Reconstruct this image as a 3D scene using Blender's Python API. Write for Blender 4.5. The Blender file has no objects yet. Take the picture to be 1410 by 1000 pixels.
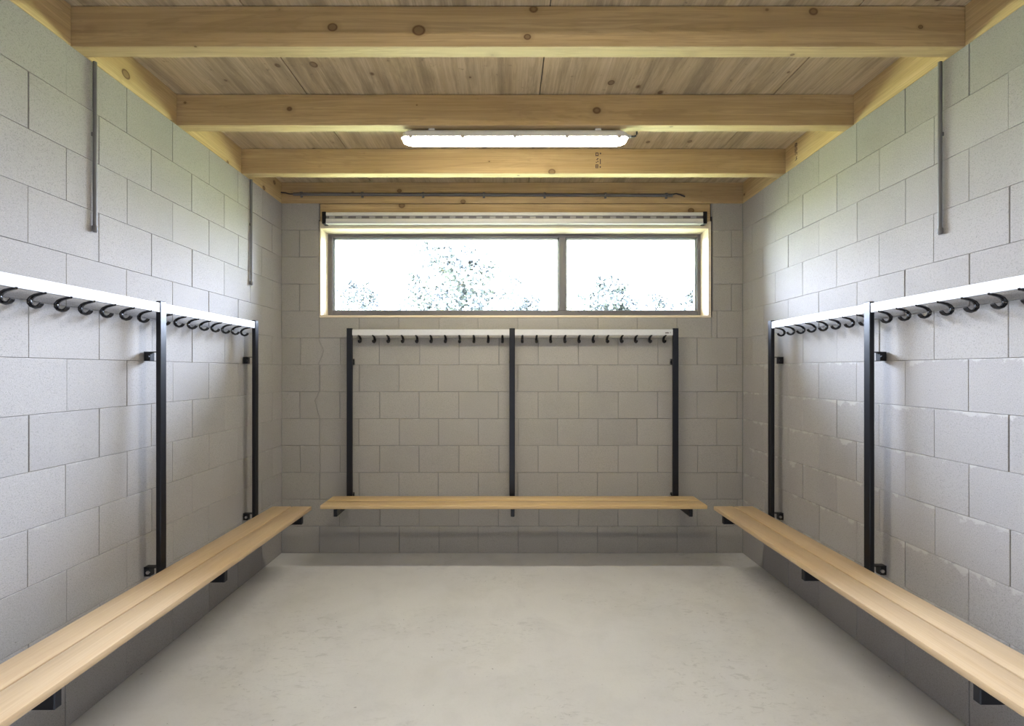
import bpy, bmesh, math, random
from mathutils import Vector
random.seed(7)
scene = bpy.context.scene
COL = scene.collection
R = math.radians

# ---------------------------------------------------------------- camera
cam = bpy.data.cameras.new('camera')
cam.sensor_fit = 'HORIZONTAL'
cam.sensor_width = 36.0
cam.lens = 670.0 / 1410.0 * 36.0
cam.shift_x = 8.0 / 1410.0
cam.shift_y = 11.0 / 1410.0
cam.clip_start = 0.02
cam.clip_end = 500
camo = bpy.data.objects.new('camera', cam)
camo.location = (0, 0, 1.354)
camo.rotation_euler = (R(90), 0, 0)
COL.objects.link(camo)
scene.camera = camo

# ---------------------------------------------------------------- sky, sun, exposure
SKY = 98.0
SUN = 235.0
LAMP = 76.0
scene.view_settings.view_transform = 'Standard'
scene.view_settings.look = 'None'
scene.view_settings.gamma = 1.0
scene.view_settings.use_curve_mapping = False
scene.view_settings.exposure = -0.05
world = bpy.data.worlds.new('sky')
scene.world = world
world.use_nodes = True
wn = world.node_tree
wn.nodes.clear()
w_out = wn.nodes.new('ShaderNodeOutputWorld')
w_bg = wn.nodes.new('ShaderNodeBackground')
w_geo = wn.nodes.new('ShaderNodeTexCoord')
w_sep = wn.nodes.new('ShaderNodeSeparateXYZ')
w_ramp = wn.nodes.new('ShaderNodeValToRGB')
w_ramp.color_ramp.elements[0].position = 0.0
w_ramp.color_ramp.elements[0].color = (0.82, 0.87, 1.08, 1)
w_ramp.color_ramp.elements[1].position = 0.9
w_ramp.color_ramp.elements[1].color = (0.62, 0.74, 1.08, 1)
wn.links.new(w_geo.outputs['Generated'], w_sep.inputs[0])
wn.links.new(w_sep.outputs['Z'], w_ramp.inputs[0])
wn.links.new(w_ramp.outputs[0], w_bg.inputs['Color'])
# veiled sky: brightness climbs smoothly from the horizon to the zenith
w_mul = wn.nodes.new('ShaderNodeMath'); w_mul.operation = 'MULTIPLY_ADD'; w_mul.use_clamp = False
w_max = wn.nodes.new('ShaderNodeMath'); w_max.operation = 'MAXIMUM'; w_max.inputs[1].default_value = 0.0
wn.links.new(w_sep.outputs['Z'], w_max.inputs[0])
wn.links.new(w_max.outputs[0], w_mul.inputs[0])
w_mul.inputs[1].default_value = SKY * 1.5
w_mul.inputs[2].default_value = SKY
wn.links.new(w_mul.outputs[0], w_bg.inputs['Strength'])
wn.links.new(w_bg.outputs[0], w_out.inputs[0])
sun = bpy.data.lights.new('sun', 'SUN')
sun.energy = SUN
sun.angle = R(1.0)
sun.color = (1.0, 0.95, 0.86)
suno = bpy.data.objects.new('sun', sun)
suno.rotation_euler = (R(42), R(0), R(-20))       # high from behind the building: no direct sun in the room
suno.location = (0, -6, 12)
COL.objects.link(suno)

# light portal in the window opening: gives no light of its own, only guides the sampling of the sky
por = bpy.data.lights.new('window_portal', 'AREA')
por.shape = 'RECTANGLE'
por.size, por.size_y = 2.84, 0.60
por.cycles.is_portal = True
poro = bpy.data.objects.new('window_portal', por)
poro.location = (0.0675, 3.614 + 0.235, 2.10)
poro.rotation_euler = (R(-90), 0, 0)
COL.objects.link(poro)

# ---------------------------------------------------------------- material helpers
class NT:
    def __init__(s, name):
        m = bpy.data.materials.new(name)
        m.use_nodes = True
        s.m = m
        s.t = m.node_tree
        s.b = s.t.nodes['Principled BSDF']
        s.out = s.t.nodes['Material Output']
    def n(s, kind, **kw):
        nd = s.t.nodes.new(kind)
        for k, v in kw.items():
            setattr(nd, k, v)
        return nd
    def l(s, a, b):
        s.t.links.new(a, b)
    def coords(s, scale, jitter=True):
        tc = s.n('ShaderNodeTexCoord')
        mp = s.n('ShaderNodeMapping')
        mp.inputs['Scale'].default_value = scale
        if jitter:
            oi = s.n('ShaderNodeObjectInfo')
            mu = s.n('ShaderNodeVectorMath', operation='SCALE')
            mu.inputs[0].default_value = (17.3, 31.7, 23.1)
            s.l(oi.outputs['Random'], mu.inputs['Scale'])
            ad = s.n('ShaderNodeVectorMath', operation='ADD')
            s.l(tc.outputs['Object'], ad.inputs[0])
            s.l(mu.outputs[0], ad.inputs[1])
            s.l(ad.outputs[0], mp.inputs['Vector'])
        else:
            s.l(tc.outputs['Object'], mp.inputs['Vector'])
        return mp.outputs[0]
    def noise(s, vec, scale, detail=4, rough=0.55, dist=0.0):
        nd = s.n('ShaderNodeTexNoise')
        nd.inputs['Scale'].default_value = scale
        nd.inputs['Detail'].default_value = detail
        nd.inputs['Roughness'].default_value = rough
        nd.inputs['Distortion'].default_value = dist
        s.l(vec, nd.inputs['Vector'])
        return nd.outputs['Fac']
    def ramp(s, fac, stops):
        nd = s.n('ShaderNodeValToRGB')
        cr = nd.color_ramp
        while len(cr.elements) < len(stops):
            cr.elements.new(0.5)
        for e, (p, c) in zip(cr.elements, stops):
            e.position = p
            e.color = (c, c, c, 1) if not isinstance(c, tuple) else (*c, 1)
        s.l(fac, nd.inputs[0])
        return nd.outputs[0]
    def mix(s, fac, a, b, mode='MIX'):
        nd = s.n('ShaderNodeMix', data_type='RGBA', blend_type=mode)
        for sock, v in ((nd.inputs[0], fac), (nd.inputs[6], a), (nd.inputs[7], b)):
            if isinstance(v, (int, float)):
                sock.default_value = v
            elif isinstance(v, tuple):
                sock.default_value = (*v, 1)
            else:
                s.l(v, sock)
        return nd.outputs[2]
    def math(s, op, a, b=0.0):
        nd = s.n('ShaderNodeMath', operation=op)
        for sock, v in ((nd.inputs[0], a), (nd.inputs[1], b)):
            if isinstance(v, (int, float)):
                sock.default_value = v
            else:
                s.l(v, sock)
        return nd.outputs[0]
    def bump(s, h, strength, dist):
        nd = s.n('ShaderNodeBump')
        nd.inputs['Strength'].default_value = strength
        nd.inputs['Distance'].default_value = dist
        s.l(h, nd.inputs['Height'])
        s.l(nd.outputs[0], s.b.inputs['Normal'])

def plain(name, col, rough=0.5, metal=0.0, spec=0.5):
    k = NT(name)
    v = k.coords((1, 1, 1))
    f = k.noise(v, 60, 3)
    c = k.mix(f, tuple(x * 0.93 for x in col), tuple(min(1, x * 1.06) for x in col))
    k.l(c, k.b.inputs['Base Color'])
    k.b.inputs['Roughness'].default_value = rough
    k.b.inputs['Metallic'].default_value = metal
    k.b.inputs['Specular IOR Level'].default_value = spec
    return k.m

def block_material(name, base, smear, smear_amount):
    """Aerated concrete block: fine grain, pits, tone that differs block by block, pale glue smears under the bed joint."""
    k = NT(name)
    v = k.coords((1, 1, 1))
    oi = k.n('ShaderNodeObjectInfo')
    big = k.noise(v, 5, 3)
    fine = k.noise(v, 240, 3, 0.7)
    grit = k.noise(v, 420, 2, 0.6)
    tone = k.ramp(oi.outputs['Random'], [(0.0, tuple(x * 0.94 for x in base)), (0.5, base), (1.0, tuple(x * 1.05 for x in base))])
    c = k.mix(k.ramp(big, [(0.35, 0.0), (0.7, 0.5)]), tone, tuple(x * 1.10 for x in base))
    c = k.mix(k.ramp(fine, [(0.36, 0.8), (0.47, 0.0)]), c, tuple(x * 0.72 for x in base))
    c = k.mix(k.ramp(grit, [(0.56, 0.0), (0.72, 0.55)]), c, tuple(min(1, x * 1.55) for x in base))
    pit = k.noise(v, 130, 2, 0.5)
    c = k.mix(k.ramp(pit, [(0.225, 0.8), (0.25, 0.0)]), c, tuple(x * 0.4 for x in base))
    # glue smear: local height measured from the top of the block, edge broken by noise
    tc = k.n('ShaderNodeTexCoord')
    sp = k.n('ShaderNodeSeparateXYZ')
    k.l(tc.outputs['Object'], sp.inputs[0])
    edge = k.noise(v, 14, 4, 0.65)
    drop = k.math('MULTIPLY', k.math('SUBTRACT', edge, 0.44), smear)
    top = k.math('SUBTRACT', 0.1, sp.outputs['Z'])
    mask = k.math('SUBTRACT', drop, top)
    mask = k.ramp(k.math('MULTIPLY', mask, 120.0), [(0.0, 0.0), (1.0, smear_amount)])
    c = k.mix(mask, c, tuple(min(1, x * 1.45) for x in base))
    k.l(c, k.b.inputs['Base Color'])
    k.b.inputs['Roughness'].default_value = 0.92
    k.b.inputs['Specular IOR Level'].default_value = 0.2
    k.bump(k.math('ADD', k.math('MULTIPLY', fine, 0.6), k.math('MULTIPLY', pit, 0.8)), 0.25, 0.0015)
    return k.m

def wood(name, light, dark, axis, knots=True, knot_col=(0.12, 0.06, 0.025), fine=1.0, rough=0.6, stain=0.0):
    k = NT(name)
    def sc(a, b):
        s = [b, b, b]
        s['xyz'.index(axis)] = a
        return tuple(s)
    v1 = k.coords(sc(0.55, 9.0))
    v2 = k.coords(sc(2.2, 110.0))
    v3 = k.coords((1, 1, 1))
    g1 = k.noise(v1, 1.5, 5, 0.6, 0.8)
    g2 = k.noise(v2, 1.0, 3, 0.6)
    rings = k.n('ShaderNodeMath', operation='SINE')
    k.l(k.math('MULTIPLY', g1, 46.0), rings.inputs[0])
    c = k.mix(k.ramp(g1, [(0.3, 0.0), (0.7, 1.0)]), light, dark)
    c = k.mix(k.ramp(rings.outputs[0], [(0.55, 0.0), (1.0, 0.32 * fine)]), c, tuple(x * 0.62 for x in dark))
    c = k.mix(k.ramp(g2, [(0.42, 0.4 * fine), (0.62, 0.0)]), c, tuple(x * 0.72 for x in dark))
    blot = k.noise(v3, 2.2, 3)
    c = k.mix(k.ramp(blot, [(0.4, 0.0), (0.75, 0.35)]), c, tuple(x * 0.75 for x in dark))
    if knots:
        vk = k.coords(sc(6.5, 8.0))
        vo = k.n('ShaderNodeTexVoronoi')
        vo.inputs['Scale'].default_value = 1.0
        k.l(vk, vo.inputs['Vector'])
        rad = k.n('ShaderNodeSeparateColor')
        k.l(vo.outputs['Color'], rad.inputs[0])
        rr = k.math('MULTIPLY', k.math('MULTIPLY', rad.outputs[0], rad.outputs[0]), 0.17)
        rr = k.math('ADD', rr, 0.03)
        rel = k.math('DIVIDE', vo.outputs['Distance'], rr)
        halo = k.ramp(k.math('MULTIPLY', rel, 0.4), [(0.32, 0.55), (0.75, 0.0)])
        c = k.mix(halo, c, tuple(x * 0.72 for x in dark))
        core = k.ramp(rel, [(0.0, 0.65), (0.5, 0.6), (0.72, 1.0), (0.95, 0.0)])
        c = k.mix(core, c, knot_col)
    if stain > 0:
        vs = k.coords(sc(0.6, 6.0))
        st = k.noise(vs, 2.0, 5, 0.7, 0.35)
        c = k.mix(k.ramp(st, [(0.46, 0.0), (0.64, stain)]), c, tuple(x * 0.42 for x in dark))
        st2 = k.noise(v3, 26.0, 4, 0.7)
        c = k.mix(k.ramp(st2, [(0.64, 0.0), (0.72, stain)]), c, tuple(x * 0.35 for x in dark))
    k.l(c, k.b.inputs['Base Color'])
    k.b.inputs['Roughness'].default_value = rough
    k.b.inputs['Specular IOR Level'].default_value = 0.3
    k.bump(g2, 0.12, 0.001)
    return k.m

BLOCK_L = block_material('block_left', (0.318, 0.302, 0.288), 0.05, 0.35)
BLOCK_R = block_material('block_right', (0.318, 0.301, 0.289), 0.14, 0.6)
BLOCK_RU = block_material('block_right_upper', (0.318, 0.301, 0.284), 0.05, 0.3)
BLOCK_B = block_material('block_back', (0.312, 0.294, 0.268), 0.055, 0.4)
REAR_FILL = plain('pale_fill_finish', (0.48, 0.47, 0.46), 0.9, spec=0.1)  # assumed finish, pale so the unseen rear wall bounces fill light forward
MORTAR_R = plain('mortar_light', (0.36, 0.352, 0.338), 0.95, spec=0.1)
MORTAR = plain('mortar', (0.25, 0.243, 0.23), 0.95, spec=0.1)
BEAM_X = wood('spruce_along_x', (0.56, 0.41, 0.225), (0.42, 0.285, 0.135), 'x')
BEAM_Y = wood('spruce_along_y', (0.66, 0.50, 0.27), (0.54, 0.38, 0.18), 'y')
PLY = wood('plywood', (0.64, 0.51, 0.325), (0.51, 0.385, 0.22), 'y', knots=True, stain=0.62)
LINING = wood('lining_board', (0.78, 0.69, 0.53), (0.70, 0.58, 0.41), 'x', knots=False, fine=0.4)
SEAT_Y = wood('beech_along_y', (0.57, 0.425, 0.265), (0.495, 0.345, 0.195), 'y', knots=False, fine=0.45, rough=0.36)
SEAT_X = wood('beech_along_x', (0.62, 0.46, 0.255), (0.55, 0.38, 0.185), 'x', knots=False, fine=0.45, rough=0.36)
BLACK = plain('black_powder_coat', (0.006, 0.0065, 0.009), 0.34, spec=0.35)
HOOKM = plain('black_plastic', (0.006, 0.0065, 0.009), 0.2)
RAILM = plain('pale_aluminium', (0.54, 0.54, 0.545), 0.42)
STEEL = plain('zinc_bolt', (0.6, 0.6, 0.62), 0.3, 1.0)
CONDUIT = plain('grey_pvc', (0.125, 0.12, 0.118), 0.5)
CABLE = plain('dark_cable', (0.03, 0.03, 0.032), 0.5)
FRAME = plain('bronze_grey_frame', (0.105, 0.098, 0.102), 0.42)
BEAD = plain('pale_bead', (0.42, 0.46, 0.45), 0.4)
CASSETTE = plain('silver_cassette', (0.60, 0.585, 0.55), 0.4)
SPACER = plain('grey_spacer', (0.33, 0.32, 0.31), 0.5)
CASSLOT = plain('grey_slot', (0.14, 0.13, 0.13), 0.5)
INK = plain('stamp_ink', (0.06, 0.035, 0.035), 0.8)
HOUSING = plain('lamp_housing', (0.58, 0.57, 0.56), 0.5)
CLIP = plain('lamp_clip', (0.55, 0.5, 0.45), 0.5)
MEMBRANE = plain('black_membrane', (0.015, 0.015, 0.016), 0.7)
TRUNK = plain('bark', (0.16, 0.12, 0.09), 0.9)

def floor_material():
    k = NT('screed_floor')
    v = k.coords((1, 1, 1), jitter=False)
    a = k.noise(v, 1.1, 5, 0.6, 0.3)
    b = k.noise(v, 4.5, 6, 0.65, 0.5)
    d = k.noise(v, 90, 3, 0.6)
    base = (0.60, 0.60, 0.602)
    c = k.mix(k.ramp(a, [(0.32, 0.0), (0.7, 1.0)]), tuple(x * 0.94 for x in base), tuple(x * 1.05 for x in base))
    c = k.mix(k.ramp(b, [(0.46, 0.0), (0.7, 0.5)]), c, tuple(x * 0.84 for x in base))
    # scuffed patch of short dark marks
    vs = k.coords((1.0, 2.2, 1.0), jitter=False)
    s1 = k.noise(vs, 16, 5, 0.75, 1.2)
    s2 = k.noise(v, 1.5, 2, 0.5)
    scuff = k.math('MULTIPLY', k.ramp(s1, [(0.545, 0.0), (0.63, 1.0)]), k.ramp(s2, [(0.46, 0.0), (0.60, 0.42)]))
    c = k.mix(scuff, c, tuple(x * 0.55 for x in base))
    spk = k.noise(v, 55, 1, 0.5)
    c = k.mix(k.ramp(spk, [(0.215, 0.7), (0.235, 0.0)]), c, tuple(x * 0.4 for x in base))
    c = k.mix(k.ramp(d, [(0.3, 0.2), (0.5, 0.0)]), c, tuple(x * 0.8 for x in base))
    k.l(c, k.b.inputs['Base Color'])
    k.l(k.ramp(a, [(0.3, 0.42), (0.7, 0.55)]), k.b.inputs['Roughness'])
    k.b.inputs['Specular IOR Level'].default_value = 0.35
    k.bump(b, 0.05, 0.004)
    return k.m
FLOOR = floor_material()

def lamp_material():
    k = NT('lit_diffuser')
    k.b.inputs['Base Color'].default_value = (0.9, 0.9, 0.88, 1)
    k.b.inputs['Emission Color'].default_value = (1.0, 0.925, 0.80, 1)
    k.b.inputs['Emission Strength'].default_value = LAMP
    return k.m
DIFFUSER = lamp_material()

def glass_material():
    k = NT('window_glass')
    k.t.nodes.remove(k.b)
    tr = k.n('ShaderNodeBsdfTransparent')
    tr.inputs['Color'].default_value = (0.93, 0.96, 0.95, 1)
    gl = k.n('ShaderNodeBsdfGlossy')
    gl.inputs['Roughness'].default_value = 0.01
    fr = k.n('ShaderNodeFresnel')
    fr.inputs['IOR'].default_value = 1.45
    mx = k.n('ShaderNodeMixShader')
    k.l(fr.outputs[0], mx.inputs[0])
    k.l(tr.outputs[0], mx.inputs[1])
    k.l(gl.outputs[0], mx.inputs[2])
    k.l(mx.outputs[0], k.out.inputs['Surface'])
    return k.m
GLASS = glass_material()

def leaf_material(name, a, b):
    k = NT(name)
    v = k.coords((1, 1, 1))
    f = k.noise(v, 1.3, 4)
    k.l(k.mix(f, a, b), k.b.inputs['Base Color'])
    k.b.inputs['Roughness'].default_value = 0.6
    return k.m
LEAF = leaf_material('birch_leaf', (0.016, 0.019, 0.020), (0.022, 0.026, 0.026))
GRASS = leaf_material('meadow', (0.17, 0.19, 0.065), (0.22, 0.235, 0.10))

# ---------------------------------------------------------------- mesh helpers
def empty(name, loc):
    o = bpy.data.objects.new(name, None)
    o.empty_display_size = 0.05
    o.location = loc
    COL.objects.link(o)
    return o

def tag(o, label=None, cat=None, group=None, kind=None):
    if label: o['label'] = label
    if cat: o['category'] = cat
    if group: o['group'] = group
    if kind: o['kind'] = kind
    return o

class MB:
    """Collects shapes given in world space; build() links them as ONE mesh object."""
    def __init__(s):
        s.bm = bmesh.new()
    def box(s, x0, x1, y0, y1, z0, z1, bevel=0.0, seg=1):
        x0, x1 = sorted((x0, x1)); y0, y1 = sorted((y0, y1)); z0, z1 = sorted((z0, z1))
        c = [(x, y, z) for x in (x0, x1) for y in (y0, y1) for z in (z0, z1)]
        v = [s.bm.verts.new(p) for p in c]
        fs = [s.bm.faces.new([v[i] for i in q]) for q in
              ((0, 1, 3, 2), (4, 6, 7, 5), (0, 4, 5, 1), (2, 3, 7, 6), (0, 2, 6, 4), (1, 5, 7, 3))]
        if bevel > 0:
            es = {e for f in fs for e in f.edges}
            bmesh.ops.bevel(s.bm, geom=list(es), offset=bevel, segments=seg, affect='EDGES', profile=0.5)
        return s
    def prism(s, pts, axis, a, b):
        """Polygon pts (2D) extruded from a to b along axis 'x', 'y' or 'z'."""
        def mk(p, t):
            return {'x': (t, p[0], p[1]), 'y': (p[0], t, p[1]), 'z': (p[0], p[1], t)}[axis]
        va = [s.bm.verts.new(mk(p, a)) for p in pts]
        vb = [s.bm.verts.new(mk(p, b)) for p in pts]
        n = len(pts)
        s.bm.faces.new(va)
        s.bm.faces.new(vb[::-1])
        for i in range(n):
            j = (i + 1) % n
            s.bm.faces.new([va[i], vb[i], vb[j], va[j]])
        return s
    def tube(s, pts, radii, sides=8, flat=None):
        """Round tube along points; flat = (axis vector, scale) squashes the section along one axis."""
        pts = [Vector(p) for p in pts]
        rings = []
        for i, p in enumerate(pts):
            t = (pts[min(i + 1, len(pts) - 1)] - pts[max(i - 1, 0)]).normalized()
            ref = Vector(flat[0]) if flat else (Vector((0, 0, 1)) if abs(t.z) < 0.9 else Vector((1, 0, 0)))
            u = (ref - t * ref.dot(t)).normalized()
            w = t.cross(u)
            r = radii[i] if isinstance(radii, (list, tuple)) else radii
            ring = []
            for q in range(sides):
                a = 2 * math.pi * (q + 0.5) / sides
                ring.append(s.bm.verts.new(p + u * math.cos(a) * r * (flat[1] if flat else 1) + w * math.sin(a) * r))
            rings.append(ring)
        for a, b in zip(rings, rings[1:]):
            for q in range(sides):
                j = (q + 1) % sides
                s.bm.faces.new([a[q], a[j], b[j], b[q]])
        s.bm.faces.new(rings[0][::-1])
        s.bm.faces.new(rings[-1])
        return s
    def build(s, name, mat, parent=None, smooth=False, origin=None):
        bmesh.ops.recalc_face_normals(s.bm, faces=s.bm.faces[:])
        if parent is not None:
            o0 = Vector(parent_world(parent))
        else:
            o0 = Vector(origin) if origin is not None else Vector((0, 0, 0))
        for v in s.bm.verts:
            v.co -= o0
        me = bpy.data.meshes.new(name)
        s.bm.to_mesh(me)
        s.bm.free()
        me.materials.append(mat)
        if smooth:
            for p in me.polygons:
                p.use_smooth = True
            try:
                me.set_sharp_from_angle(angle=R(40))
            except Exception:
                pass
        ob = bpy.data.objects.new(name, me)
        COL.objects.link(ob)
        if parent is not None:
            ob.parent = parent
        else:
            ob.location = o0
        return ob

def parent_world(p):
    v = Vector(p.location)
    while p.parent is not None:
        p = p.parent
        v = v + Vector(p.location)
    return v

# ---------------------------------------------------------------- room numbers
XL, XR, YB = -1.667, 1.758, 3.614          # inner faces of left, right and back wall
YN = -0.62                                   # inner face of the wall behind the camera
WT = 2.6                                     # top of the block walls
CT = 2.759                                   # underside of the ceiling sheets
TH = 0.2
WX0, WX1, WZ0, WZ1 = -1.386, 1.521, 1.752, 2.6      # window opening
REC = 0.005                                  # joint depth

# ---------------------------------------------------------------- floor, walls, ceiling
fl = MB().box(XL - TH, XR + TH, YN - TH, YB + TH, -0.2, 0.0).build('floor', FLOOR)
tag(fl, kind='structure')
gr = MB().box(-150, 150, YB + TH + 0.001, 220, -0.45, -0.25).build('ground', GRASS)
tag(gr, kind='structure')

wl = MB().box(XL - TH, XL - REC, YN, YB, 0.0, WT).build('wall_left', MORTAR)
wr = MB().box(XR + REC, XR + TH, YN, YB, 0.0, WT).build('wall_right', MORTAR_R)
mb = MB()
mb.box(XL - TH, WX0 - 0.002, YB + REC, YB + TH, 0, WT)
mb.box(WX1 + 0.002, XR + TH, YB + REC, YB + TH, 0, WT)
mb.box(WX0 - 0.002, WX1 + 0.002, YB + REC, YB + TH, 0, WZ0 - 0.002)
wb = mb.build('wall_back', MORTAR)
wn_ = MB().box(XL - TH, XR + TH, YN - TH, YN, 0, CT).build('wall_rear', REAR_FILL)
for o in (wl, wr, wb, wn_):
    tag(o, kind='structure')

mesh_cache = {}
def block_mesh(w, h, mat):
    """Block face in local axes: x along the wall, z up, front at y = 0 looking to -y; arrises chamfered."""
    key = (round(w, 4), round(h, 4), mat.name)
    if key in mesh_cache:
        return mesh_cache[key]
    c = 0.0012
    a, b = w / 2, h / 2
    lay = [[(-a + c, 0, -b + c), (a - c, 0, -b + c), (a - c, 0, b - c), (-a + c, 0, b - c)],
           [(-a, c, -b), (a, c, -b), (a, c, b), (-a, c, b)],
           [(-a, REC + 0.004, -b), (a, REC + 0.004, -b), (a, REC + 0.004, b), (-a, REC + 0.004, b)]]
    vs = [p for L in lay for p in L]
    fs = [(0, 1, 2, 3)]
    for k in (0, 4):
        for i in range(4):
            j = (i + 1) % 4
            fs.append((k + i, k + 4 + i, k + 4 + j, k + j))
    me = bpy.data.meshes.new('concrete_block')
    me.from_pydata(vs, [], fs)
    me.materials.append(mat)
    me.update()
    mesh_cache[key] = me
    return me

def place_block(parent, mat, u0, u1, z0, z1, put, rot, wide=0.0):
    """u0..u1 along the wall, joint gap taken off here."""
    g = random.choice((0.0004, 0.0006, 0.0012, 0.0030))
    g += wide
    gu0 = 0.0006 + wide * 0.5
    w = (u1 - u0) - gu0 - g
    h = (z1 - z0) - 0.0012 - wide * 0.7
    w = round(w, 4)
    if w < 0.012 or h < 0.012:
        return
    ob = bpy.data.objects.new('concrete_block', block_mesh(w, h, mat))
    proud = random.uniform(-0.0012, 0.0010)
    x, y = put((u0 + gu0 + w / 2), proud)
    ob.location = (x, y, (z0 + z1) / 2)
    ob.rotation_euler = (random.uniform(-0.0015, 0.0015), 0, rot + random.uniform(-0.0012, 0.0012))
    ob.parent = parent
    COL.objects.link(ob)

def course_cuts(phase, pitch, lo, hi):
    n0 = math.floor((lo - phase) / pitch) - 1
    cuts = [lo]
    for n in range(n0, n0 + 60):
        u = phase + n * pitch + random.uniform(-0.003, 0.003)
        if lo + 0.02 < u < hi - 0.02:
            cuts.append(u)
    cuts.append(hi)
    return cuts

for k in range(1, 14):
    z0, z1 = 0.2 * (k - 1), 0.2 * k
    odd = k % 2 == 1
    cuts = course_cuts(1.844 if odd else 1.698, 0.2954, YN + 0.002, YB)
    for a, b in zip(cuts, cuts[1:]):
        place_block(wl, BLOCK_L, a, b, z0, z1, lambda u, p: (XL + p, u), R(90))
    cuts = course_cuts(1.849 if odd else 1.702, 0.2959, YN + 0.002, YB)
    for a, b in zip(cuts, cuts[1:]):
        place_block(wr, BLOCK_R if k <= 7 else BLOCK_RU, a, b, z0, z1, lambda u, p: (XR - p, u), R(-90))
CRACK = {8: [(438.7, 466), (441, 473), (444.6, 479), (445.4, 484), (443, 491), (440, 498), (438.5, 502.2)],
         6: [(439.2, 540), (436.5, 546), (433.4, 551.5), (435.4, 558), (438, 569), (440.6, 576.8)],
         4: [(440.4, 614), (441.4, 621), (440.2, 630), (441.2, 641), (440.8, 651)]}
def bx(px): return (px - 697.0) / 185.4
def bz(py): return 1.354 + (511.0 - py) / 185.4
for k in range(1, 14):
    z0, z1 = 0.2 * (k - 1), 0.2 * k
    odd = k % 2 == 1
    put = lambda u, p: (u, YB - p)
    cuts = course_cuts(-1.3855 if odd else -1.5290, 0.2950, XL, XR)
    spans = list(zip(cuts, cuts[1:]))
    if k >= 10:
        if k in (11, 13):
            spans = [(XL, WX0 - 0.004), (WX1 + 0.012, XR)]
        else:
            spans = [(XL, -1.533), (-1.533, WX0 - 0.004), (WX1 + 0.012, 1.674), (1.674, XR)]
    for a, b in spans:
        if k == 9:
            if a > WX0 - 0.03 and b < WX1 + 0.06:
                place_block(wb, BLOCK_B, a, min(b, WX1 + 0.004), z0, WZ0 - 0.001, put, 0, 0.0016)
                if b > WX1 + 0.02:
                    place_block(wb, BLOCK_B, WX1 + 0.006, b, z0, z1, put, 0, 0.0016)
                continue
            if a < WX1 < b:
                place_block(wb, BLOCK_B, a, WX1 + 0.005, z0, WZ0 - 0.001, put, 0, 0.0016)
                place_block(wb, BLOCK_B, WX1 + 0.009, b, z0, z1, put, 0, 0.0016)
                continue
        if k in CRACK and a < -1.386 < b:
            # the stepped crack under the window corner splits this block in two
            line = [(bx(px), bz(py)) for px, py in CRACK[k]]
            line[0] = (line[0][0], z1 - 0.0013)
            line[-1] = (line[-1][0], z0 + 0.0013)
            g = 0.0013
            left = [(a + 0.002, z1 - 0.0013)] + [(x - g, z) for x, z in line] + [(a + 0.002, z0 + 0.0013)]
            right = [(b - 0.002, z1 - 0.0013)] + [(x + g, z) for x, z in line] + [(b - 0.002, z0 + 0.0013)]
            for poly in (left, right):
                cx = sum(p[0] for p in poly) / len(poly)
                pm = MB()
                pm.prism([(x - cx, z - (z0 + z1) / 2) for x, z in poly], 'y', 0.0, REC + 0.004)
                ob = pm.build('concrete_block', BLOCK_B)
                ob.location = (cx, YB + 0.0003, (z0 + z1) / 2)
                ob.parent = wb
            continue
        place_block(wb, BLOCK_B, a, b, z0, z1, put, 0, 0.0016)

# ceiling: roof deck with a plywood sheet between each pair of joints
cl = MB().box(XL - 0.35, XR + 0.35, YN - 0.35, YB + 0.45, CT + 0.018, CT + 0.2).build('ceiling', MEMBRANE)
tag(cl, kind='structure')
xs = [XL - 0.06, -1.01, 0.17, 1.357, XR + 0.06]
ys = [YN, 0.70, 3.68]
for (xa, xb) in zip(xs, xs[1:]):
    for (ya, yb) in zip(ys, ys[1:]):
        MB().box(xa + 0.0026, xb - 0.0026, ya + 0.001, yb - 0.001, CT, CT + 0.018).build('plywood_sheet', PLY, cl)

JY = [1.868, 2.466, 3.068]
JW = 0.065
words = ['nearest', 'second', 'third']
lab = ['wide sawn spruce joist nearest the camera, crossing the top of the picture',
       'sawn spruce ceiling joist that carries the strip light',
       'sawn spruce joist just behind the strip light, with a printed stamp']
joists = []
for y, L in zip(JY, lab):
    j = MB().box(XL - 0.12, XR + 0.12, y, y + JW, WT, CT - 0.003, 0.002).build('ceiling_joist', BEAM_X, origin=(0, y, WT))
    tag(j, L, 'beam', 'ceiling joists')
    joists.append(j)
for y in (1.268, 0.668, 0.068, -0.53):          # overhead and behind the camera
    MB().box(XL - 0.12, XR + 0.12, y, y + JW, WT, CT - 0.003, 0.002).build('joist', BEAM_X, cl)
rim = MB().box(XL - 0.12, XR + 0.12, YB + 0.002, YB + 0.09, WT, CT - 0.003, 0.002).build('rim_joist', BEAM_X, origin=(0, YB, WT))
tag(rim, 'sawn spruce rim joist along the top of the window wall, holding a conduit', 'beam')

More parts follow.
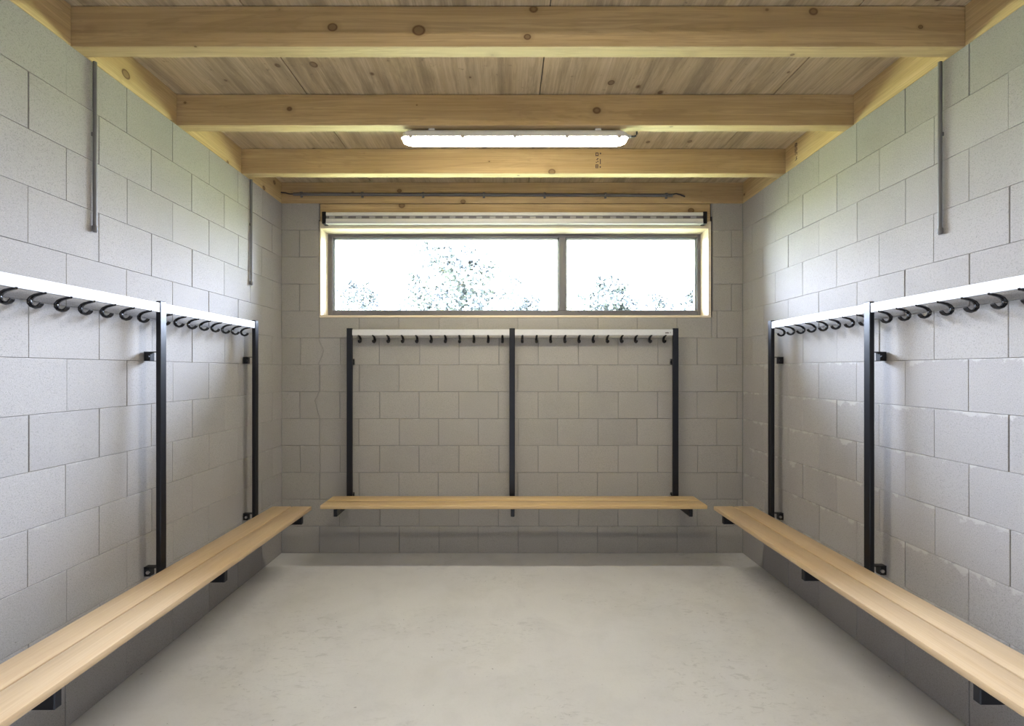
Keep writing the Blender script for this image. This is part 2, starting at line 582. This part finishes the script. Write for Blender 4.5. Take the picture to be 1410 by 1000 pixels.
by = [1.268 + JW, JY[0], JY[0] + JW, JY[1], JY[1] + JW, JY[2], JY[2] + JW, YB + 0.001]
where = ['in front of the nearest joist', 'between the nearest joist and the light joist',
         'between the light joist and the stamped joist', 'between the stamped joist and the window wall']
for side, sx, X in (('left', -1, XL), ('right', 1, XR)):
    for q in range(4):
        a, b = by[2 * q] + 0.0015, by[2 * q + 1] - 0.0015
        if q == 0:
            a = by[0] + 0.0015
        o = MB().box(X + sx * 0.0015, X + sx * 0.06, a, b, WT + 0.001, CT - 0.003, 0.0015).build('blocking_board', BEAM_Y, origin=(X, a, WT))
        tag(o, 'short timber board on the %s wall top, %s' % (side, where[q]), 'board', 'blocking boards')
        if side == 'right' and q == 2:
            blk_stamp = o
    for a, b in ((YN, -0.53), (-0.53 + JW, 0.068), (0.068 + JW, 0.668), (0.668 + JW, 1.268)):
        MB().box(X + sx * 0.0015, X + sx * 0.06, a + 0.0015, b - 0.0015, WT + 0.001, CT - 0.003).build('blocking', BEAM_Y, cl)

# printed stamps on the timber (illegible rows of small characters, read sideways)
def stamp(parent, face, rows, y_of):
    m = MB()
    for (c0, c1, z0, z1) in rows:
        face(m, c0, c1, z0, z1)
    return m.build('printed_stamp', INK, parent)
sc3 = JY[2] / 670.0
rows = []
for (px0, px1, py0, py1) in [(820, 824, 210.2, 211.4), (820, 821, 211, 214.5), (823.2, 824.2, 211, 214.5), (820, 824, 213.8, 215),
                             (825.8, 827.8, 210.4, 212.4), (822.2, 824.2, 218, 219.3), (821.2, 822.8, 219.2, 220.4), (826, 827.2, 219, 226),
                             (820.4, 822, 223, 224.2), (822.6, 824, 221.6, 223.4), (820, 821.2, 226.6, 231), (822.6, 823.8, 226.6, 231),
                             (820, 823.8, 226.4, 227.4), (820, 823.8, 228.6, 229.5), (820, 823.8, 230.6, 231.6), (825.6, 827.4, 229, 231.2)]:
    rows.append(((px0 - 697) * sc3, (px1 - 697) * sc3, 1.354 + (511 - py1) * sc3, 1.354 + (511 - py0) * sc3))
stamp(joists[2], lambda m, a, b, c, d: m.box(a, b, JY[2] - 0.0004, JY[2] + 0.0004, c, d), rows, None)
rows = []
for (a, b, c, d) in [(0, 1, 0, .2), (0, .25, .0, .9), (.75, 1, 0, .9), (0, 1, .45, .6), (0, 1, .8, .95), (0, .2, 1.2, 2.3), (.4, .6, 1.5, 2.6), (.8, 1, 1.2, 2.0),
                     (.3, .9, 1.2, 1.35), (.1, .3, 2.5, 2.9), (.8, 1, 2.3, 3.0), (.5, 1, 3.4, 3.55), (.5, .7, 3.4, 4.2), (.0, .8, 4.1, 4.25), (.8, 1, 3.8, 4.1)]:
    rows.append((2.965 - 0.022 * b, 2.965 - 0.022 * a, 2.738 - 0.0245 * d, 2.738 - 0.0245 * c))
stamp(blk_stamp, lambda m, a, b, c, d: m.box(XR - 0.0004 + 0.0015, XR + 0.002, a, b, c, d), rows, None)

# ---------------------------------------------------------------- window
win = empty('window_1', (0, YB, WZ0))
tag(win, kind='structure')
LT = 0.0155                                        # lining thickness
LIN_F, LIN_B = YB - 0.002, YB + 0.150
JX0, JX1, SZ, HZ = WX0 + LT - 0.006, WX1 - LT - 0.004, WZ0 + LT, 2.412
MB().box(WX0, JX0, LIN_F, LIN_B, WZ0, 2.466, 0.001).build('jamb_board', LINING, win)
MB().box(JX1, WX1, LIN_F, LIN_B, WZ0, 2.466, 0.001).build('jamb_board', LINING, win)
MB().box(WX0, WX1, LIN_F - 0.002, LIN_B, WZ0 - 0.001, SZ, 0.001).build('sill_board', LINING, win)
MB().box(JX0, JX1, LIN_F, LIN_B, HZ, HZ + 0.05, 0.001).build('head_board', LINING, win)
MB().box(WX0 + 0.004, WX1 - 0.006, YB - 0.001, YB + 0.11, 2.4625, 2.594, 0.0015).build('lintel_beam', BEAM_X, win)
MB().box(WX1 + 0.0005, WX1 + 0.0065, YB - 0.003, YB + 0.01, WZ0 + 0.002, 2.50).build('membrane_strip', MEMBRANE, win)
MB().box(WX0 - 0.0045, WX0 - 0.0005, YB - 0.001, YB + 0.01, 2.39, 2.475).build('membrane_strip', MEMBRANE, win)
FY0, FY1 = YB + 0.145, YB + 0.215
FX0, FX1, FZ0, FZ1 = JX0 - 0.004, JX1 + 0.004, SZ - 0.01, HZ + 0.004
GX0, GX1, GZ0, GZ1 = -1.341, 1.476, 1.822, 2.386
M0, M1 = 0.410, 0.461
m = MB()
m.box(FX0, GX0, FY0, FY1, FZ0, FZ1, 0.003)
m.box(GX1, FX1, FY0, FY1, FZ0, FZ1, 0.003)
m.box(GX0 - 0.002, GX1 + 0.002, FY0, FY1, FZ0, GZ0, 0.003)
m.box(GX0 - 0.002, GX1 + 0.002, FY0, FY1, GZ1, FZ1, 0.003)
wf = m.build('window_frame', FRAME, win)
MB().box(M0, M1, FY0 - 0.002, FY1, GZ0 - 0.002, GZ1 + 0.002, 0.003).build('mullion', FRAME, win)
for (a, b) in ((GX0, M0), (M1, GX1)):
    m = MB()
    t = 0.013
    m.box(a - 0.001, a + t, FY0 + 0.022, FY0 + 0.045, GZ0, GZ1)
    m.box(b - t, b + 0.001, FY0 + 0.022, FY0 + 0.045, GZ0, GZ1)
    m.box(a, b, FY0 + 0.022, FY0 + 0.045, GZ1 - t, GZ1 + 0.001)
    m.box(a, b, FY0 + 0.022, FY0 + 0.045, GZ0 - 0.001, GZ0 + 0.004)
    m.build('glazing_bead', BEAD, win)
    MB().box(a - 0.001, b + 0.001, FY0 + 0.045, FY0 + 0.051, GZ0 - 0.001, GZ1 + 0.001).build('pane', GLASS, win)
# closing pieces between the lining and the outside
MB().box(WX0 - 0.004, FX0, FY0, YB + TH + 0.03, FZ0 - 0.02, 2.6).build('packer', MEMBRANE, win)
MB().box(FX1, WX1 + 0.004, FY0, YB + TH + 0.03, FZ0 - 0.02, 2.6).build('packer', MEMBRANE, win)
MB().box(WX0 - 0.004, WX1 + 0.004, YB + 0.112, YB + TH + 0.03, FZ1, 2.6).build('packer', MEMBRANE, win)

# ---------------------------------------------------------------- roller blind
bl = empty('roller_blind', (0.06, YB - 0.03, 2.433))
tag(bl, 'rolled up silver roller blind in a slim cassette with black end caps above the window', 'blind')
B0, B1, BY0, BY1, BZ0, BZ1 = -1.346, 1.468, YB - 0.060, YB - 0.002, 2.434, 2.516
m = MB()
prof = [(BY1, BZ0), (BY1, BZ1), (BY0 + 0.006, BZ1), (BY0, BZ1 - 0.004), (BY0, BZ0 + 0.057), (BY0 + 0.012, BZ0 + 0.056),
        (BY0 + 0.012, BZ0 + 0.034), (BY0, BZ0 + 0.033), (BY0, BZ0 + 0.006), (BY0 + 0.006, BZ0)]
m.prism(prof, 'x', B0 + 0.028, B1 - 0.028)
m.build('cassette', CASSETTE, bl)
MB().box(B0 + 0.028, B1 - 0.028, BY0 + 0.010, BY0 + 0.0122, BZ0 + 0.034, BZ0 + 0.0565).build('fabric_slot', CASSLOT, bl)
m = MB()
x = B0 + 0.05
while x < B1 - 0.06:
    m.box(x, x + 0.042, BY0 + 0.006, BY0 + 0.0105, BZ0 + 0.039, BZ0 + 0.053)
    x += 0.098
tag(m.build('slot_spacers', SPACER, bl), kind='stuff')
MB().box(B0 + 0.028, B1 - 0.028, BY0 - 0.003, BY0 + 0.012, BZ0 - 0.005, BZ0 + 0.011, 0.002).build('bottom_bar', RAILM, bl)
MB().box(B0, B0 + 0.029, BY0 - 0.003, BY1, BZ0 - 0.003, BZ1 + 0.003, 0.003).build('end_cap', BLACK, bl)
MB().box(B1 - 0.029, B1, BY0 - 0.003, BY1, BZ0 - 0.003, BZ1 + 0.003, 0.003).build('end_cap', BLACK, bl)

# ---------------------------------------------------------------- strip lights
def strip_light(cx, cy, label, group=None):
    t = empty('strip_light', (cx, cy, 2.523))
    tag(t, label, 'lamp', group)
    L = 1.165 / 2
    zb, zt, z0 = 2.553, 2.590, 2.532
    # housing: shallow tray with sloping ends
    m = MB()
    def ring(hx, hy, z):
        c = 0.018
        return [(cx - hx + c, cy - hy, z), (cx + hx - c, cy - hy, z), (cx + hx, cy - hy + c, z), (cx + hx, cy + hy - c, z),
                (cx + hx - c, cy + hy, z), (cx - hx + c, cy + hy, z), (cx - hx, cy + hy - c, z), (cx - hx, cy - hy + c, z)]
    def loft(m, rings):
        vv = [[m.bm.verts.new(p) for p in r] for r in rings]
        for a, b in zip(vv, vv[1:]):
            for i in range(8):
                j = (i + 1) % 8
                m.bm.faces.new([a[i], a[j], b[j], b[i]])
        m.bm.faces.new(vv[0][::-1])
        m.bm.faces.new(vv[-1])
    loft(m, [ring(L + 0.002, 0.0505, zb - 0.001), ring(L + 0.002, 0.0505, zb + 0.003), ring(L - 0.004, 0.047, zb + 0.005), ring(L - 0.006, 0.045, zt - 0.012), ring(L - 0.028, 0.034, zt)])
    m.build('housing', HOUSING, t)
    m = MB()
    loft(m, [ring(L - 0.045, 0.022, z0), ring(L - 0.032, 0.036, z0 + 0.006), ring(L - 0.008, 0.045, z0 + 0.013), ring(L - 0.001, 0.048, zb - 0.0012)])
    m.build('diffuser', DIFFUSER, t)
    for q in range(5):
        xx = cx - L + 0.05 + q * (2 * L - 0.1) / 4
        for sy in (-1, 1):
            MB().box(xx - 0.009, xx + 0.009, cy + sy * 0.048, cy + sy * 0.0525, zb - 0.010, zb + 0.006, 0.001).build('clip', CLIP, t)
    for xx in (cx - L + 0.155, cx + L - 0.155):
        MB().box(xx - 0.016, xx + 0.016, cy - 0.036, cy + 0.036, zt - 0.001, WT - 0.0005, 0.001).build('mounting_bracket', HOUSING, t)
    gx = cx + L - 0.006
    gl = MB().tube([(gx - 0.004, cy, 2.574), (gx + 0.012, cy, 2.574)], 0.011, 8)
    gl.tube([(gx + 0.012, cy, 2.574), (gx + 0.028, cy, 2.574)], 0.008, 8)
    gl.build('cable_gland', HOUSING, t, True)
    MB().tube([(gx + 0.026, cy, 2.574), (gx + 0.042, cy, 2.573), (gx + 0.053, cy + 0.001, 2.577), (gx + 0.058, cy + 0.001, 2.587), (gx + 0.058, cy + 0.001, WT - 0.001)],
              0.0045, 8).build('cable', CABLE, t, True)
    return t
strip_light(0.0445, 2.53, 'lit white strip light fixed under the second joist')
strip_light(0.0445, 0.70, 'lit white strip light overhead behind the camera, outside the picture')

# ---------------------------------------------------------------- conduits
def conduit(px_x, X, y, ztop, zbot, label, sx):
    xx = X - sx * 0.0105
    t = empty('wall_conduit', (xx, y, zbot))
    tag(t, label, 'conduit', 'conduits on the side walls')
    MB().tube([(xx, y, zbot), (xx, y, ztop)], 0.0072, 12).build('pipe', CONDUIT, t, True)
    m = MB().tube([(xx, y, zbot - 0.012), (xx, y, zbot - 0.006), (xx, y, zbot + 0.012), (xx, y, zbot + 0.014)], [0.006, 0.0098, 0.0098, 0.0085], 12)
    m.build('end_cap', CONDUIT, t, True)
    m = MB()
    m.box(min(xx, X), max(xx, X), y - 0.006, y + 0.006, ztop - 0.30, ztop - 0.285)
    m.build('saddle', CONDUIT, t)
conduit(0, XL, 1.960, WT - 0.001, 1.925, 'grey conduit down the left wall from the nearest joist', -1)
conduit(0, XL, 3.164, WT - 0.001, 1.924, 'thin grey conduit down the left wall nearer the window', -1)
conduit(0, XR, 1.960, WT - 0.001, 1.916, 'grey conduit down the right wall from the nearest joist', 1)

hc = empty('ceiling_conduit', (-0.1, YB - 0.012, 2.65))
tag(hc, 'long grey conduit clipped across the rim joist above the blind', 'conduit')
yy = YB - 0.013
s_ = (YB - 0.013) / 670.0
def rp(px, py, dy=0.0): return ((px - 697) * s_, yy + dy, 1.354 + (511 - py) * s_)
MB().tube([rp(404, 267.4), rp(926, 269.0)], 0.0115, 12).build('pipe', CONDUIT, hc, True)
for i in range(7):
    px = 414.5 + i * 83.9
    p = rp(px, 267.4 + 1.6 * (px - 404) / 522)
    m = MB()
    m.box(p[0] - 0.007, p[0] + 0.007, yy - 0.013, YB + 0.0015, p[2] - 0.0145, p[2] + 0.0145, 0.003)
    m.box(p[0] - 0.008, p[0] + 0.008, yy + 0.006, YB + 0.0015, p[2] - 0.021, p[2] + 0.021, 0.001)
    m.build('pipe_clip', CONDUIT, hc)
MB().tube([rp(386.5, 264.8, 0.004), rp(393, 265.6), rp(399, 267.2), rp(406, 267.4)], 0.005, 8).build('cable', CABLE, hc, True)
MB().tube([rp(924, 268.6), rp(931, 266.8), rp(937, 268.2), rp(943.5, 270.2, 0.008)], 0.005, 8).build('cable', CABLE, hc, True)

# ---------------------------------------------------------------- changing benches with hook racks
HOOK_PATH = [(0.004, 0.004), (0.006, -0.001), (0.020, -0.004), (0.036, -0.008), (0.049, -0.015), (0.057, -0.025), (0.056, -0.037), (0.048, -0.046),
             (0.036, -0.050), (0.025, -0.047), (0.018, -0.041), (0.0145, -0.035)]

def changing_bench(P, base, label, u0, u1, wf, wb_, wall, post_us, post_front, top, seat_top, hooks, seat_mat, mark=None):
    """P(u, w, z) -> world; u runs along the wall, w grows towards the wall."""
    t = empty('changing_bench', base)
    tag(t, label, 'bench', 'wall benches with hook racks')
    def bx_(m, ua, ub, wa, wb2, za, zb, bevel=0.0, seg=1):
        a, b = P(ua, wa, za), P(ub, wb2, zb)
        return m.box(a[0], b[0], a[1], b[1], a[2], b[2], bevel, seg)
    mid = (wf + wb_) / 2
    ST = 0.026
    bx_(MB(), u0, u1, wf, mid - 0.0028, seat_top - ST, seat_top, 0.0055, 2).build('seat_plank', seat_mat, t, True)
    bx_(MB(), u0, u1, mid + 0.0028, wb_, seat_top - ST, seat_top, 0.0055, 2).build('seat_plank', seat_mat, t, True)
    PW, PD = 0.040, 0.022
    zb = seat_top - ST
    posts = []
    for u in post_us:
        p = bx_(MB(), u, u + PW, post_front, post_front + PD, zb - 0.05, top, 0.0025).build('post', BLACK, t)
        posts.append(p)
        c = u + PW / 2
        # seat arm: flat tube under the planks, plugged at the front
        m = MB()
        bx_(m, c - 0.0125, c + 0.0125, wf + 0.006, post_front, zb - 0.052, zb - 0.0005, 0.003)
        m.build('seat_arm', BLACK, t)
        # stand-off fixings to the wall, near the hooks and at seat level
        for (zt, nm) in ((1.443, 'wall_bracket'), (seat_top - 0.006, 'foot_bracket')):
            m = MB()
            w0 = post_front + PD - 0.001
            bl0, bl1 = (0.031, 0.060) if wall - w0 > 0.06 else (0.016, 0.046)
            bx_(m, c - 0.014, c + 0.014, w0, w0 + bl1, zt - 0.004, zt)
            bx_(m, c - 0.015, c + 0.015, w0 + bl0, w0 + bl1, zt - 0.043, zt - 0.003, 0.002)
            bx_(m, c - 0.003, c + 0.003, w0 + bl1 - 0.002, wall + 0.001, zt - 0.026, zt - 0.020)
            b = m.build(nm, BLACK, p)
            m = MB()
            a0 = P(c - 0.021, w0 + bl0 + 0.008, zt - 0.023)
            a1 = P(c - 0.013, w0 + bl0 + 0.008, zt - 0.023)
            m.tube([a0, a1], 0.008, 6)
            m.build('bolt', BLACK if nm == 'wall_bracket' else STEEL, p)
        m = MB()
        bx_(m, c - 0.017, c + 0.017, post_front - 0.011, post_front + 0.001, seat_top + 0.0005, seat_top + 0.004)
        a0 = P(c, post_front - 0.006, seat_top + 0.002)
        a1 = P(c, post_front - 0.006, seat_top + 0.009)
        m.tube([a0, a1], 0.005, 6)
    hook_me = None
    rails = []
    for q in range(len(post_us) - 1):
        ra, rb = post_us[q] + PW + 0.0004, post_us[q + 1] - 0.0004
        r = bx_(MB(), ra, rb, post_front + 0.002, post_front + 0.021, top - 0.052, top - 0.009, 0.0015).build('hook_rail', RAILM, t)
        rails.append(r)
        for u in hooks[q]:
            o_ = P(u, post_front + 0.001, top - 0.052)
            if hook_me is None:
                m = MB()
                ax = Vector(P(1, 0, 0)) - Vector(P(0, 0, 0))
                m.tube([Vector(P(0, w, z)) - Vector(P(0, 0, 0)) for w, z in HOOK_PATH],
                       [0.0044, 0.0048, 0.0050, 0.0052, 0.0054, 0.0056, 0.0058, 0.0058, 0.0058, 0.0058, 0.0056, 0.0048], 10, flat=(ax, 1.7))
                h = m.build('coat_hook', HOOKM, None, True)
                hook_me = h.data
                h.parent = r
            else:
                h = bpy.data.objects.new('coat_hook', hook_me)
                COL.objects.link(h)
                h.parent = r
            h.location = Vector(o_) - Vector(base)
    if mark:
        m = MB()
        for (ua, ub, za, zb2) in mark:
            bx_(m, ua, ub, post_front + 0.0014, post_front + 0.003, za, zb2)
        m.build('printed_mark', INK, rails[-1])
    return t

changing_bench(lambda u, w, z: (-w, u, z), (-1.5, 2.2, 0.39),
               'beech plank bench with black posts and hook rail on the left wall',
               1.212, 3.217, 1.285, 1.546, 1.667, [1.383, 2.224, 3.065], 1.580, 1.675, 0.460,
               [[2.170 - 0.0996 * i for i in range(8)][::-1], [2.306 + 0.1 * i for i in range(8)]], SEAT_Y)
changing_bench(lambda u, w, z: (w, u, z), (1.6, 2.2, 0.39),
               'beech plank bench with black posts and hook rail on the right wall',
               1.225, 3.220, 1.371, 1.633, 1.758, [1.405, 2.239, 3.073], 1.674, 1.675, 0.460,
               [[2.191 - 0.1001 * i for i in range(8)][::-1], [2.327 + 0.1 * i for i in range(8)]], SEAT_Y)
changing_bench(lambda u, w, z: (u, w, z), (0.05, 3.4, 0.39),
               'beech plank bench with black posts and hook rail below the window',
               -1.2386, 1.3395, 3.234, 3.480, YB, [-1.1586, 0.0233, 1.2111], 3.530, 1.665, 0.460,
               [[-1.0739 + 0.10466 * i for i in range(11)], [0.1183 + 0.1041 * i for i in range(11)]], SEAT_X,
               mark=[(1.1545, 1.163, 1.627, 1.634), (1.165, 1.174, 1.627, 1.636), (1.176, 1.183, 1.627, 1.634), (1.192, 1.195, 1.627, 1.637)])

# ---------------------------------------------------------------- trees beyond the window
def tree(x, y, height, spread, leaves, label, seed, slim=1.0, crown_from=0.3):
    rnd = random.Random(seed)
    g = -0.25
    t = empty('tree', (x, y, g))
    tag(t, label, 'tree', 'trees outside the window')
    m = MB()
    tips = []
    m.tube([(x, y, g), (x + 0.1, y, g + height * 0.4), (x - 0.05, y, g + height * 0.75), (x, y, g + height * 0.96)],
           [height * 0.018, height * 0.013, height * 0.007, 0.012], 6)
    nb = 26
    for i in range(nb):
        f = crown_from + (0.93 - crown_from) * i / (nb - 1)
        a = i * 2.4 + rnd.random()
        prof = math.sin(math.pi * min(1, max(0.12, (1.02 - f) / (1.02 - crown_from) * 0.72 + 0.1)))
        L = spread * prof * rnd.uniform(0.65, 1.1)
        z0 = g + height * f
        p0 = Vector((x, y, z0))
        d = Vector((math.cos(a), math.sin(a), rnd.uniform(0.35, 0.75)))
        p1 = p0 + d * L * 0.5
        p2 = p0 + Vector((d.x, d.y, d.z * 0.8)) * L
        m.tube([p0, p1, p2], [0.03, 0.018, 0.006], 5)
        tips.append((p0, p1, p2, L))
    m.build('trunk', TRUNK, t)
    bm = MB()
    per = leaves // nb
    for (p0, p1, p2, L) in tips:
        clusters = []
        for q in range(5):
            f = rnd.uniform(0.35, 1.05)
            base = p0.lerp(p1, f * 2) if f < 0.5 else p1.lerp(p2, f * 2 - 1)
            clusters.append(base + Vector((rnd.gauss(0, 1), rnd.gauss(0, 1), rnd.gauss(0, 1))) * 0.18 * L)
        for q in range(per):
            c = rnd.choice(clusters)
            p = c + Vector((rnd.gauss(0, 1), rnd.gauss(0, 1), rnd.gauss(0, 0.8))) * (0.10 * L + 0.10)
            if p.z < g + 0.3:
                continue
            s = rnd.uniform(0.06, 0.12)
            n = Vector((rnd.gauss(0, 1), rnd.gauss(0, 1), rnd.gauss(0, 1))).normalized()
            u = n.orthogonal().normalized()
            w = n.cross(u)
            a = rnd.random() * 6.28
            u, w = u * math.cos(a) + w * math.sin(a), w * math.cos(a) - u * math.sin(a)
            vs = [bm.bm.verts.new(p + u * s * 1.3), bm.bm.verts.new(p + w * s * 0.7), bm.bm.verts.new(p - u * s), bm.bm.verts.new(p - w * s * 0.7)]
            bm.bm.faces.new(vs)
    f = bm.build('foliage', LEAF, t)
    tag(f, kind='stuff')
    return t

def spot(px, dist):
    return (px - 697.0) / 670.0 * dist
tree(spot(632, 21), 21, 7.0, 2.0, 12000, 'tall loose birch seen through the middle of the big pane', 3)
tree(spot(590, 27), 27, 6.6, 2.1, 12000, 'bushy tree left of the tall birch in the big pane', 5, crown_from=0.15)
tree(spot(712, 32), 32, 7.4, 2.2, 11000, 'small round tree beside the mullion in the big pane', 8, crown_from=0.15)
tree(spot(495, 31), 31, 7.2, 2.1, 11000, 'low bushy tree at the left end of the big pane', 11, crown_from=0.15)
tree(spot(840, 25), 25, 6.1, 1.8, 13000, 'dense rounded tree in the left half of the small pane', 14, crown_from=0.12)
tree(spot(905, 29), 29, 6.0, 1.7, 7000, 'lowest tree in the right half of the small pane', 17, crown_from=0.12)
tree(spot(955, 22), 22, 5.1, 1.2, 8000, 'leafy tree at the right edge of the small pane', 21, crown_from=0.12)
